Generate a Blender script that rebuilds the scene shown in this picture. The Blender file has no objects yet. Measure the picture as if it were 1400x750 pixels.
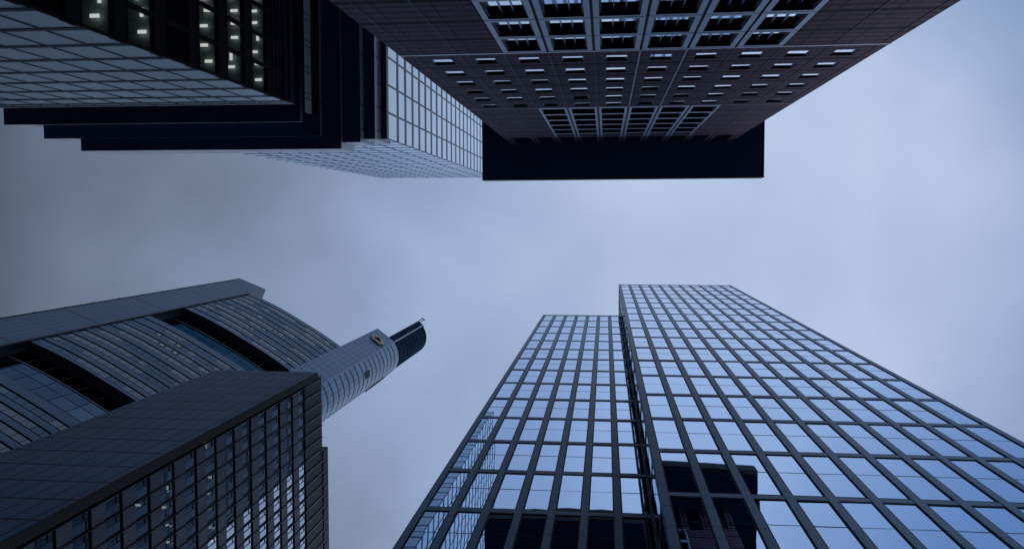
import bpy, math, random
from mathutils import Vector, Matrix
random.seed(7)
S = bpy.context.scene
COL = S.collection

# ------------------------------------------------------------------ camera
# heights are measured from the camera's eye; the street lies 1.6 m below it
GROUND = -1.6
cd = bpy.data.cameras.new("camera")
cam = bpy.data.objects.new("camera", cd)
COL.objects.link(cam)
S.camera = cam
cd.sensor_width = 36.0
cd.lens = 36.0 * 1212.37 / 1400.0
cd.clip_start = 0.1
cd.clip_end = 20000
# rows: world axes in the camera's (right, down, forward) frame; almost straight up
wx = Vector((0.99450437, 0.00662624, -0.10448519))
wy = Vector((0.0, 0.99799513, 0.06329079))
wz = Vector((0.10469509, -0.06294297, 0.99251051))
right = Vector((wx[0], wy[0], wz[0]))
down = Vector((wx[1], wy[1], wz[1]))
fwd = Vector((wx[2], wy[2], wz[2]))
m3 = Matrix((right, -down, -fwd)).transposed()
cam.matrix_world = m3.to_4x4()

# ------------------------------------------------------------------ sky
W = bpy.data.worlds.new("World")
S.world = W
W.use_nodes = True
SUN_EL, SUN_AZ = math.radians(35), math.radians(62)   # azimuth from +X towards +Y
nt = W.node_tree
nt.nodes.clear()


def N(tree, typ, **kw):
    n = tree.nodes.new(typ)
    for k, v in kw.items():
        setattr(n, k, v)
    return n


def mth(tree, op, a, b=None, c=None, clamp=False):
    n = tree.nodes.new("ShaderNodeMath")
    n.operation = op
    n.use_clamp = clamp
    for i, v in enumerate((a, b, c)):
        if v is None:
            continue
        if isinstance(v, (int, float)):
            n.inputs[i].default_value = v
        else:
            tree.links.new(v, n.inputs[i])
    return n.outputs[0]


def mixc(tree, fac, a, b, mode="MIX"):
    n = tree.nodes.new("ShaderNodeMix")
    n.data_type = "RGBA"
    n.blend_type = mode
    for s, v in ((n.inputs[0], fac), (n.inputs[6], a), (n.inputs[7], b)):
        if isinstance(v, (int, float)):
            s.default_value = v
        elif isinstance(v, (tuple, list)):
            s.default_value = (*v[:3], 1)
        else:
            tree.links.new(v, s)
    return n.outputs[2]


STR = 0.1
tc = N(nt, "ShaderNodeTexCoord")
sep = N(nt, "ShaderNodeSeparateXYZ")
nt.links.new(tc.outputs["Generated"], sep.inputs[0])
dx, dy, dz = sep.outputs
zz = mth(nt, "ADD", mth(nt, "MAXIMUM", dz, 0.0), 0.18)
cmb = N(nt, "ShaderNodeCombineXYZ")
nt.links.new(mth(nt, "DIVIDE", dx, zz), cmb.inputs[0])
nt.links.new(mth(nt, "DIVIDE", dy, zz), cmb.inputs[1])
big = N(nt, "ShaderNodeTexNoise")
big.inputs["Scale"].default_value = 4.6
big.inputs["Detail"].default_value = 5
big.inputs["Roughness"].default_value = 0.42
big.inputs["Distortion"].default_value = 0.35
nt.links.new(cmb.outputs[0], big.inputs["Vector"])
fine = N(nt, "ShaderNodeTexNoise")
fine.inputs["Scale"].default_value = 12.0
fine.inputs["Detail"].default_value = 6
nt.links.new(cmb.outputs[0], fine.inputs["Vector"])
# cloud deck is thickest (darkest) to the -X side and thin near the hidden sun
t = mth(nt, "MULTIPLY_ADD", dx, 1.22, 0.895)
t = mth(nt, "SUBTRACT", t, mth(nt, "MULTIPLY", mth(nt, "MAXIMUM", mth(nt, "MULTIPLY_ADD", dx, -1.0, -0.46), 0), 0.8))
t = mth(nt, "SUBTRACT", t, mth(nt, "MULTIPLY", mth(nt, "MAXIMUM", mth(nt, "SUBTRACT", dx, 0.05), 0), 1.15))
t = mth(nt, "SUBTRACT", t, mth(nt, "MULTIPLY", mth(nt, "MAXIMUM", mth(nt, "SUBTRACT", dx, 0.27), 0), 2.0))
t = mth(nt, "SUBTRACT", t, mth(nt, "MULTIPLY", mth(nt, "MAXIMUM", dy, 0), 0.06))
t = mth(nt, "MULTIPLY_ADD", mth(nt, "SUBTRACT", big.outputs[0], 0.5), 0.54, t)
t = mth(nt, "MULTIPLY_ADD", mth(nt, "SUBTRACT", fine.outputs[0], 0.5), 0.11, t)
ramp = N(nt, "ShaderNodeValToRGB")
els = ramp.color_ramp.elements
els[0].position = 0.0
els[0].color = (0.064, 0.088, 0.130, 1)
els[1].position = 1.0
els[1].color = (0.52, 0.63, 0.85, 1)
for p, c in ((0.33, (0.170, 0.214, 0.308)), (0.66, (0.31, 0.405, 0.60))):
    e = els.new(p)
    e.color = (*c, 1)
nt.links.new(t, ramp.inputs[0])
# a bluer thin patch of the deck
gd = N(nt, "ShaderNodeVectorMath", operation="DOT_PRODUCT")
gd.inputs[1].default_value = Vector((0.45, -0.42, 0.79)).normalized()
nt.links.new(tc.outputs["Generated"], gd.inputs[0])
gap = mth(nt, "MULTIPLY", mth(nt, "SUBTRACT", gd.outputs["Value"], 0.94, clamp=True), 22.0, clamp=True)
gap = mth(nt, "MULTIPLY", gap, mth(nt, "MULTIPLY_ADD", big.outputs[0], 0.8, 0.45), clamp=True)
cloud = mixc(nt, mth(nt, "MULTIPLY", gap, 0.85), ramp.outputs[0], (0.14, 0.27, 0.52))
cl10 = mixc(nt, 1.0, cloud, (10, 10, 10), "MULTIPLY")
sky = N(nt, "ShaderNodeTexSky")
sky.sky_type = "NISHITA"
sky.sun_disc = False
sky.sun_elevation = SUN_EL
sky.sun_rotation = math.radians(90) - SUN_AZ
allsky = mixc(nt, 0.93, sky.outputs[0], cl10)
bg = N(nt, "ShaderNodeBackground")
bg.inputs[1].default_value = STR
nt.links.new(allsky, bg.inputs[0])
wo = N(nt, "ShaderNodeOutputWorld")
nt.links.new(bg.outputs[0], wo.inputs[0])

# ------------------------------------------------------------------ sun behind the clouds
sl = bpy.data.lights.new("sun", "SUN")
sl.energy = 0.5
sl.angle = math.radians(40)
sl.color = (1.0, 0.975, 0.95)
so = bpy.data.objects.new("sun", sl)
COL.objects.link(so)
sd = Vector((math.cos(SUN_EL) * math.cos(SUN_AZ), math.cos(SUN_EL) * math.sin(SUN_AZ), math.sin(SUN_EL)))
so.rotation_euler = sd.to_track_quat("Z", "Y").to_euler()
so.location = sd * 400

S.view_settings.view_transform = "Standard"
S.view_settings.look = "None"
S.view_settings.exposure = 0.0
S.view_settings.gamma = 1.0
S.render.engine = "CYCLES"
S.cycles.max_bounces = 8
S.cycles.glossy_bounces = 5
S.cycles.transparent_max_bounces = 12


# ------------------------------------------------------------------ materials
def new_mat(name):
    m = bpy.data.materials.new(name)
    m.use_nodes = True
    m.node_tree.nodes.clear()
    out = m.node_tree.nodes.new("ShaderNodeOutputMaterial")
    return m, m.node_tree, out


def surface(name, base, rough=0.6, metal=0.0, pu=0, wu=0.0, pv=0, wv=0.0, line=(0.01, 0.012, 0.016),
            var=0.06, grain=0.10, gscale=6.0, spec=0.12, fine=None, line_fac=1.0, ou=0.0, ov=0.0, streak=0.0):
    """Base colour with a grid of joints in metres (UV = metres along the wall, height), each panel a shade of its own."""
    m, t_, out = new_mat(name)
    p = t_.nodes.new("ShaderNodeBsdfPrincipled")
    p.inputs["Roughness"].default_value = rough
    p.inputs["Metallic"].default_value = metal
    p.inputs["Specular IOR Level"].default_value = spec
    t_.links.new(p.outputs[0], out.inputs[0])
    uvn = t_.nodes.new("ShaderNodeUVMap")
    sp = t_.nodes.new("ShaderNodeSeparateXYZ")
    t_.links.new(uvn.outputs[0], sp.inputs[0])
    U = mth(t_, "ADD", sp.outputs[0], 1000.0 + ou)
    V = mth(t_, "ADD", sp.outputs[1], 1000.0 + ov)
    geo = t_.nodes.new("ShaderNodeNewGeometry")
    nz = t_.nodes.new("ShaderNodeTexNoise")
    nz.inputs["Scale"].default_value = gscale
    nz.inputs["Detail"].default_value = 5
    t_.links.new(geo.outputs["Position"], nz.inputs["Vector"])
    fac = mth(t_, "MULTIPLY_ADD", mth(t_, "SUBTRACT", nz.outputs[0], 0.5), 2 * grain, 1.0)
    if streak:
        mp = t_.nodes.new("ShaderNodeMapping")
        mp.inputs["Scale"].default_value = (1.6, 1.6, 0.06)
        t_.links.new(geo.outputs["Position"], mp.inputs[0])
        n2 = t_.nodes.new("ShaderNodeTexNoise")
        n2.inputs["Scale"].default_value = 1.0
        n2.inputs["Detail"].default_value = 4
        t_.links.new(mp.outputs[0], n2.inputs["Vector"])
        fac = mth(t_, "MULTIPLY", fac, mth(t_, "MULTIPLY_ADD", mth(t_, "SUBTRACT", n2.outputs[0], 0.5), 2 * streak, 1.0))
    if pu or pv:
        cu = mth(t_, "FLOOR", mth(t_, "DIVIDE", U, pu or 1e4))
        cv = mth(t_, "FLOOR", mth(t_, "DIVIDE", V, pv or 1e4))
        cb = t_.nodes.new("ShaderNodeCombineXYZ")
        t_.links.new(cu, cb.inputs[0])
        t_.links.new(cv, cb.inputs[1])
        wn = t_.nodes.new("ShaderNodeTexWhiteNoise")
        wn.noise_dimensions = "2D"
        t_.links.new(cb.outputs[0], wn.inputs["Vector"])
        fac = mth(t_, "MULTIPLY", fac, mth(t_, "MULTIPLY_ADD", mth(t_, "SUBTRACT", wn.outputs["Value"], 0.5), 2 * var, 1.0))
    col = mixc(t_, 1.0, base, N(t_, "ShaderNodeCombineColor").outputs[0], "MULTIPLY")
    cc = [n for n in t_.nodes if n.bl_idname == "ShaderNodeCombineColor"][-1]
    for i in range(3):
        t_.links.new(fac, cc.inputs[i])

    def lines(c, per, wid):
        return mth(t_, "LESS_THAN", mth(t_, "FRACT", mth(t_, "DIVIDE", c, per)), wid / per)
    mask = None
    for c, per, wid in ((U, pu, wu), (V, pv, wv)):
        if per and wid:
            l = lines(c, per, wid)
            mask = l if mask is None else mth(t_, "MAXIMUM", mask, l)
    if fine:
        for c, per, wid, k in ((U, fine[0], fine[1], fine[4]), (V, fine[2], fine[3], fine[4])):
            if per:
                l = mth(t_, "MULTIPLY", lines(c, per, wid), k)
                mask = l if mask is None else mth(t_, "MAXIMUM", mask, l)
    if mask is not None:
        col = mixc(t_, mth(t_, "MULTIPLY", mask, line_fac), col, line)
    t_.links.new(col, p.inputs["Base Color"])
    return m


def mirror_glass(name, tint, rough=0.015, var=0.05, edge=None):
    """Coated facade glass: opaque, mirrors what is in front of it."""
    m, t_, out = new_mat(name)
    p = t_.nodes.new("ShaderNodeBsdfPrincipled")
    p.inputs["Metallic"].default_value = 1.0
    p.inputs["Roughness"].default_value = rough
    if edge:
        p.inputs["Specular Tint"].default_value = (*edge, 1)
    g = t_.nodes.new("ShaderNodeNewGeometry")
    f = mth(t_, "MULTIPLY_ADD", mth(t_, "SUBTRACT", g.outputs["Random Per Island"], 0.5), 2 * var, 1.0)
    cc = t_.nodes.new("ShaderNodeCombineColor")
    for i in range(3):
        t_.links.new(f, cc.inputs[i])
    t_.links.new(mixc(t_, 1.0, tint, cc.outputs[0], "MULTIPLY"), p.inputs["Base Color"])
    t_.links.new(p.outputs[0], out.inputs[0])
    return m


def clear_glass(name, trans, refl, rtint):
    """Glass one sees into, with a coated outer face."""
    m, t_, out = new_mat(name)
    tr = t_.nodes.new("ShaderNodeBsdfTransparent")
    tr.inputs[0].default_value = (*trans, 1)
    gl = t_.nodes.new("ShaderNodeBsdfGlossy")
    gl.inputs[0].default_value = (*rtint, 1)
    gl.inputs["Roughness"].default_value = 0.01
    mx = t_.nodes.new("ShaderNodeMixShader")
    mx.inputs[0].default_value = refl
    t_.links.new(tr.outputs[0], mx.inputs[1])
    t_.links.new(gl.outputs[0], mx.inputs[2])
    t_.links.new(mx.outputs[0], out.inputs[0])
    return m


def double_glazing(name, body, tint):
    """Plain double glazing: Fresnel reflection of its three outer surfaces over a dark tinted body."""
    m, t_, out = new_mat(name)
    d = t_.nodes.new("ShaderNodeBsdfDiffuse")
    d.inputs[0].default_value = (*body, 1)
    gl = t_.nodes.new("ShaderNodeBsdfGlossy")
    gl.inputs[0].default_value = (*tint, 1)
    gl.inputs["Roughness"].default_value = 0.02
    fr = t_.nodes.new("ShaderNodeFresnel")
    fr.inputs[0].default_value = 1.5
    k = mth(t_, "SUBTRACT", 1.0, mth(t_, "POWER", mth(t_, "SUBTRACT", 1.0, fr.outputs[0]), 3.0))
    mx = t_.nodes.new("ShaderNodeMixShader")
    t_.links.new(k, mx.inputs[0])
    t_.links.new(d.outputs[0], mx.inputs[1])
    t_.links.new(gl.outputs[0], mx.inputs[2])
    t_.links.new(mx.outputs[0], out.inputs[0])
    return m


def lamp_mat(name, col, strength):
    m, t_, out = new_mat(name)
    e = t_.nodes.new("ShaderNodeEmission")
    e.inputs[0].default_value = (*col, 1)
    e.inputs[1].default_value = strength
    t_.links.new(e.outputs[0], out.inputs[0])
    return m


M = {}
M["r_stone"] = surface("grey_stone_cladding", (0.20, 0.34, 0.50), 0.45, pu=0, pv=2.62, wv=0.05, var=0.05, grain=0.08, line=(0.015, 0.03, 0.05))
M["r_frame"] = surface("dark_window_frame", (0.010, 0.012, 0.016), 0.6)
M["r_glass"] = mirror_glass("blue_mirror_glass", (0.53, 0.66, 0.84), var=0.11, edge=(0.82, 0.90, 0.99))
M["r_dim_refl"] = mirror_glass("dimmed_reflection_glass", (0.10, 0.17, 0.22))  # same glass as the front; a weaker reflection is put into the darker tint
M["dark_wall"] = surface("dark_backing_wall", (0.02, 0.022, 0.027), 0.7)
M["j_tile"] = surface("red_brown_stone_tiles", (0.18, 0.112, 0.19), 0.7, pu=2.54, wu=0.07, pv=4.1, wv=0.55, var=0.05, grain=0.45, gscale=1.8,
                      line=(0.008, 0.007, 0.012), fine=(0.635, 0.06, 1.025, 0.34, 0.6), ou=5.72 - 1000 + 1000 % 2.54 + 1000 - 1000 % 2.54)
M["j_metal"] = surface("pale_metal_frame", (0.50, 0.60, 0.74), 0.4, metal=0.25, grain=0.10)
M["j_fillet"] = surface("dull_tile_fillet", (0.20, 0.17, 0.22), 0.5)
M["j_band"] = surface("pale_metal_band", (0.60, 0.66, 0.76), 0.35, metal=0.3)
M["j_glass"] = mirror_glass("grey_mirror_glass", (0.78, 0.86, 0.96), 0.03, 0.12)
M["blind"] = surface("white_window_blind", (0.82, 0.84, 0.86), 0.5)
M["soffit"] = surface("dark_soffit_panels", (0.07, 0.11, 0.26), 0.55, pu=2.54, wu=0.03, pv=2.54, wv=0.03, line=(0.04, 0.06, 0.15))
M["t_glass"] = double_glazing("teal_facade_glass", (0.05, 0.10, 0.13), (0.80, 0.92, 1.0))
M["t_panel"] = surface("pale_satin_facade_glass", (0.80, 0.95, 1.0), 0.36, metal=0.75, grain=0.03, gscale=0.6)
M["t_line"] = surface("dark_mullion_metal", (0.014, 0.036, 0.06), 0.35)
M["t_edge"] = surface("blue_edge_metal", (0.16, 0.26, 0.42), 0.3, metal=0.6)
M["t_sky_pale"] = surface("sky_toned_ledge_strips", (0.78, 0.84, 0.92), 0.35, metal=0.2, pu=2.6, wu=0.08, pv=0.0, line=(0.06, 0.08, 0.11))  # pale colour stands in for sky mirrored by the glass strips
M["t_clear"] = clear_glass("dark_clear_glass", (0.78, 0.84, 0.80), 0.08, (0.5, 0.7, 0.95))
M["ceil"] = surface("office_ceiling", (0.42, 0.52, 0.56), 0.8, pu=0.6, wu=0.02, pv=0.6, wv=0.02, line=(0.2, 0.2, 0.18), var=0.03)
M["ceil_shaded"] = surface("shaded_office_ceiling", (0.08, 0.085, 0.085), 0.8)  # same ceiling on unlit floors, their shade put into the colour
M["floor"] = surface("office_floor", (0.6, 0.6, 0.54), 0.8)
M["lamp"] = lamp_mat("cool_ceiling_lamp", (1.0, 0.99, 0.95), 0.68)
M["lamp_warm"] = lamp_mat("warm_ceiling_lamp", (1.0, 0.95, 0.84), 0.9)
M["s_panel"] = surface("grey_stone_panels", (0.095, 0.18, 0.31), 0.5, pu=1.267, wu=0.10, pv=3.4, wv=0.22, var=0.09, grain=0.07, line=(0.012, 0.014, 0.02))
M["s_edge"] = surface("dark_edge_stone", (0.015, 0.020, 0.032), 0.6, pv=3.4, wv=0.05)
M["s_span"] = surface("grey_spandrel_panel", (0.082, 0.125, 0.195), 0.5, var=0.10, pu=1.27, pv=3.41, grain=0.06)
M["s_dark"] = surface("dark_louvre_metal", (0.017, 0.020, 0.040), 0.5)
M["s_fin"] = surface("grey_metal_fin", (0.20, 0.23, 0.30), 0.4, metal=0.3)
M["s_line"] = surface("dark_joint_metal", (0.012, 0.014, 0.02), 0.4)
M["s_clear"] = clear_glass("teal_clear_glass", (0.42, 0.60, 0.66), 0.62, (0.78, 0.88, 0.98))
M["c_core"] = surface("blue_grey_metal_panels", (0.085, 0.145, 0.24), 0.4, metal=0.1, pu=1.2, wu=0.10, pv=24.0, wv=0.55, var=0.03, grain=0.05,
                      line=(0.02, 0.035, 0.06), fine=(0, 0, 4.0, 0.25, 0.35))
M["c_core2"] = surface("blue_grey_core_panels", (0.13, 0.25, 0.41), 0.4, metal=0.1, pu=1.24, wu=0.11, pv=4.1, wv=0.38, var=0.03, grain=0.05,
                       line=(0.03, 0.065, 0.115), fine=(0, 0, 16.4, 0.4, 1.0))
M["c_span"] = surface("blue_metal_spandrel", (0.060, 0.115, 0.20), 0.4, metal=0.2, pu=1.5, wu=0.03, var=0.05, grain=0.05, line=(0.05, 0.07, 0.11))
M["c_slit"] = surface("black_slit", (0.010, 0.013, 0.018), 0.5)
M["c_glass"] = surface("slate_blue_glass", (0.075, 0.125, 0.195), 0.25, spec=0.4, var=0.15, pu=1.5)
M["c_pale"] = surface("pale_drawn_blind", (0.13, 0.235, 0.37), 0.5, var=0.2, pu=1.5)
M["c_lit"] = lamp_mat("lit_office_window", (0.62, 0.60, 0.42), 0.28)
M["c_rib"] = surface("ribbed_teal_metal", (0.10, 0.15, 0.17), 0.4, metal=0.4, pu=0.45, wu=0.12, line=(0.03, 0.045, 0.055))
M["c_soffit"] = surface("curved_soffit_panels", (0.08, 0.10, 0.14), 0.5, pu=3.0, wu=0.05, line=(0.015, 0.018, 0.024))
M["c_atrium"] = mirror_glass("pale_garden_glass", (0.125, 0.16, 0.195), 0.05, 0.12, edge=(0.22, 0.28, 0.34))
M["c_black"] = mirror_glass("black_garden_glass", (0.05, 0.055, 0.06), 0.05, 0.2, edge=(0.08, 0.085, 0.09))
M["c_mull"] = surface("garden_mullion", (0.16, 0.20, 0.23), 0.4, metal=0.3)
M["c_round"] = surface("curved_banded_glazing", (0.17, 0.31, 0.47), 0.30, metal=0.25, pu=1.2, wu=0.10, pv=4.1, wv=0.8, var=0.12, grain=0.05,
                       line=(0.03, 0.07, 0.12), fine=(0, 0, 4.1, 0.0, 0.0))
M["c_round_band"] = surface("dark_blue_floor_band", (0.06, 0.10, 0.16), 0.4)
M["c_spire"] = surface("dark_spire_cladding", (0.045, 0.085, 0.16), 0.5, metal=0.0, pu=0.9, wu=0.30, pv=5.2, wv=0.9, var=0.25, spec=0.0, grain=0.08, line=(0.018, 0.025, 0.04))
M["c_strip"] = surface("bright_edge_strip", (0.20, 0.28, 0.40), 0.35, metal=0.2)
M["gold"] = surface("dull_gold_metal", (0.42, 0.33, 0.21), 0.45, metal=0.3)
M["asphalt"] = surface("asphalt", (0.05, 0.05, 0.052), 0.85, grain=0.25, gscale=1.2)
M["paving"] = surface("pavement_slabs", (0.16, 0.155, 0.15), 0.8, pu=0.6, wu=0.012, pv=0.6, wv=0.012, var=0.08, line=(0.06, 0.06, 0.06))
M["kerb"] = surface("kerb_stone", (0.25, 0.245, 0.235), 0.75)
M["paint"] = surface("white_road_paint", (0.72, 0.72, 0.70), 0.7, grain=0.2)


# ------------------------------------------------------------------ mesh helpers
class MB:
    """Collects quads and boxes; build() links them as one mesh object."""

    def __init__(self, base=(0, 0, 0)):
        self.v, self.f, self.mi, self.uv, self.mats, self.sm = [], [], [], [], [], []
        self.base = Vector(base)

    def mid(self, key):
        if key not in self.mats:
            self.mats.append(key)
        return self.mats.index(key)

    def poly(self, pts, key, uv=None, smooth=False):
        i = len(self.v)
        self.v += [tuple(p) for p in pts]
        self.f.append(tuple(range(i, i + len(pts))))
        self.mi.append(self.mid(key))
        self.sm.append(smooth)
        if uv is None:
            a, b, c = (Vector(pts[0]), Vector(pts[1]), Vector(pts[2]))
            n = (b - a).cross(c - a)
            if abs(n.z) > max(abs(n.x), abs(n.y)):
                uv = [(p[0], p[1]) for p in pts]
            elif abs(n.x) > abs(n.y):
                uv = [(p[1], p[2]) for p in pts]
            else:
                uv = [(p[0], p[2]) for p in pts]
        self.uv += uv

    def box(self, x0, x1, y0, y1, z0, z1, key, bottom=None, top=None):
        p = [(x0, y0, z0), (x1, y0, z0), (x1, y1, z0), (x0, y1, z0), (x0, y0, z1), (x1, y0, z1), (x1, y1, z1), (x0, y1, z1)]
        q = lambda *i: [p[k] for k in i]
        self.poly(q(0, 3, 2, 1), bottom or key)
        self.poly(q(4, 5, 6, 7), top or key)
        self.poly(q(0, 1, 5, 4), key)
        self.poly(q(1, 2, 6, 5), key)
        self.poly(q(2, 3, 7, 6), key)
        self.poly(q(3, 0, 4, 7), key)

    def strip(self, line, z0, z1, key, u0=0.0):
        """Vertical wall along a plan line."""
        u = u0
        for a, b in zip(line, line[1:]):
            l = math.hypot(b[0] - a[0], b[1] - a[1])
            self.poly([(a[0], a[1], z0), (b[0], b[1], z0), (b[0], b[1], z1), (a[0], a[1], z1)], key,
                      [(u, z0), (u + l, z0), (u + l, z1), (u, z1)])
            u += l

    def shelf(self, la, lb, z, key):
        """Horizontal ribbon between two plan lines."""
        for i in range(len(la) - 1):
            self.poly([(*la[i], z), (*la[i + 1], z), (*lb[i + 1], z), (*lb[i], z)], key)

    def prism(self, pl, z0, z1, key, top=None, bottom=None):
        self.strip(list(pl) + [pl[0]], z0, z1, key)
        self.poly([(*p, z1) for p in pl], top or key)
        self.poly([(*p, z0) for p in reversed(pl)], bottom or key)

    def add(self, other, mat):
        """Append another MB under a transform."""
        o = len(self.v)
        self.v += [tuple(mat @ Vector(p)) for p in other.v]
        self.f += [tuple(k + o for k in f) for f in other.f]
        self.mi += [self.mid(other.mats[k]) for k in other.mi]
        self.uv += other.uv
        self.sm += other.sm

    def mesh(self, name):
        me = bpy.data.meshes.new(name)
        b = self.base
        me.from_pydata([(p[0] - b.x, p[1] - b.y, p[2] - b.z) for p in self.v], [], self.f)
        for k in self.mats:
            me.materials.append(M[k])
        me.polygons.foreach_set("material_index", self.mi)
        me.polygons.foreach_set("use_smooth", self.sm)
        ul = me.uv_layers.new(name="UVMap")
        ul.data.foreach_set("uv", [c for p in self.uv for c in p])
        me.update()
        return me

    def build(self, name, parent=None, kind=None, label=None):
        o = bpy.data.objects.new(name, self.mesh(name))
        COL.objects.link(o)
        o.parent = parent
        if kind:
            o["kind"] = kind
        if label:
            o["label"] = label
        return o


def thing(name, label, cat, base, rz=0.0):
    o = bpy.data.objects.new(name, None)
    COL.objects.link(o)
    o.location = base
    o.rotation_euler = (0, 0, rz)
    o["label"] = label
    o["category"] = cat
    return o


def put(o, parent, base, loc, rz=0.0):
    o.location = Vector(loc) - Vector(base)
    o.rotation_euler = (0, 0, rz)
    o.parent = parent
    COL.objects.link(o)
    return o


def pane_grid(mb, x0, x1, y, z0, z1, key, bow=0.002, n=4):
    """One pane with the faint pillow shape real sealed glass units have (shared corners, smooth)."""
    i0 = len(mb.v)
    for j in range(n + 1):
        for i in range(n + 1):
            a, b = i / n, j / n
            d = bow * 16 * a * (1 - a) * b * (1 - b)
            mb.v.append((x0 + (x1 - x0) * a, y - d, z0 + (z1 - z0) * b))
    for j in range(n):
        for i in range(n):
            k = i0 + j * (n + 1) + i
            mb.f.append((k, k + 1, k + n + 2, k + n + 1))
            mb.mi.append(mb.mid(key))
            mb.sm.append(True)
            mb.uv += [(0, 0), (1, 0), (1, 1), (0, 1)]


def image_size(p):
    """Rough size in the picture of a metre at p, 0 when out of the frame."""
    p = Vector(p)
    x, y, z = p.dot(right), p.dot(down), p.dot(fwd)
    if z < 1:
        return 0
    px_, py_ = 700 + 1212 * x / z, 375 + 1212 * y / z
    if not (-30 < px_ < 1430 and -30 < py_ < 780):
        return 0
    return 1 / p.length


class Windows:
    """All the windows of one building: the 100 that show largest become parts (window > pane), the rest one mesh."""

    def __init__(self, root, base, name="window", limit=100):
        self.root, self.base, self.name, self.limit, self.items = root, base, name, limit, []

    def add(self, frame, pane, loc, rz, facing):
        v = -Vector(loc)
        s = image_size(loc)
        if s and v.dot(Vector(facing)) <= 0:
            s = 0
        elif s:
            s *= s * max(0.0, v.normalized().dot(Vector(facing)))
        self.items.append((s, frame, pane, Vector(loc), rz))

    def finish(self):
        self.items.sort(key=lambda a: -a[0])
        cache, protos = {}, {}
        rest = MB(self.base)
        for n, (s, fr, pn, loc, rz) in enumerate(self.items):
            rzj = rz + random.uniform(-1, 1) * 0.0010
            if n < self.limit and s > 0:
                for mb in (fr, pn):
                    if id(mb) not in cache:
                        cache[id(mb)] = mb.mesh(self.name if mb is fr else "pane")
                if (id(fr), id(pn)) not in protos:
                    o = bpy.data.objects.new(self.name, cache[id(fr)])
                    p = bpy.data.objects.new("pane", cache[id(pn)])
                    protos[(id(fr), id(pn))] = (o, p)
                else:
                    a, b = protos[(id(fr), id(pn))]
                    o, p = a.copy(), b.copy()
                put(o, self.root, self.base, loc, rz)
                COL.objects.link(p)
                p.parent = o
                p.rotation_euler = (random.uniform(-1, 1) * 0.0018, 0, random.uniform(-1, 1) * 0.0032)
            else:
                mt = Matrix.Translation(loc) @ Matrix.Rotation(rzj, 4, "Z")
                rest.add(fr, mt)
                rest.add(pn, mt)
        if rest.f:
            rest.build(self.name + "_field", self.root, kind="stuff")


# ================================================================== setting
g = MB()
g.poly([(-3000, -3000, GROUND), (3000, -3000, GROUND), (3000, 3000, GROUND), (-3000, 3000, GROUND)], "asphalt")
g.build("ground", kind="structure")
pv = MB()
pv.box(-300, 300, 5.5, 13.0, GROUND + 0.004, GROUND + 0.13, "paving")
pv.box(-300, 300, -9.1, -4.2, GROUND + 0.004, GROUND + 0.13, "paving")
pv.build("pavement", kind="structure")
kb = MB()
kb.box(-300, 300, 5.3, 5.497, GROUND + 0.004, GROUND + 0.134, "kerb")
kb.box(-300, 300, -4.197, -4.0, GROUND + 0.004, GROUND + 0.134, "kerb")
kb.build("kerb", kind="structure")
mk = MB()
for i in range(-40, 40):
    mk.box(i * 7.0, i * 7.0 + 3, 0.55, 0.67, GROUND + 0.004, GROUND + 0.008, "paint")
mk.build("road_marking", kind="structure")


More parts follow.
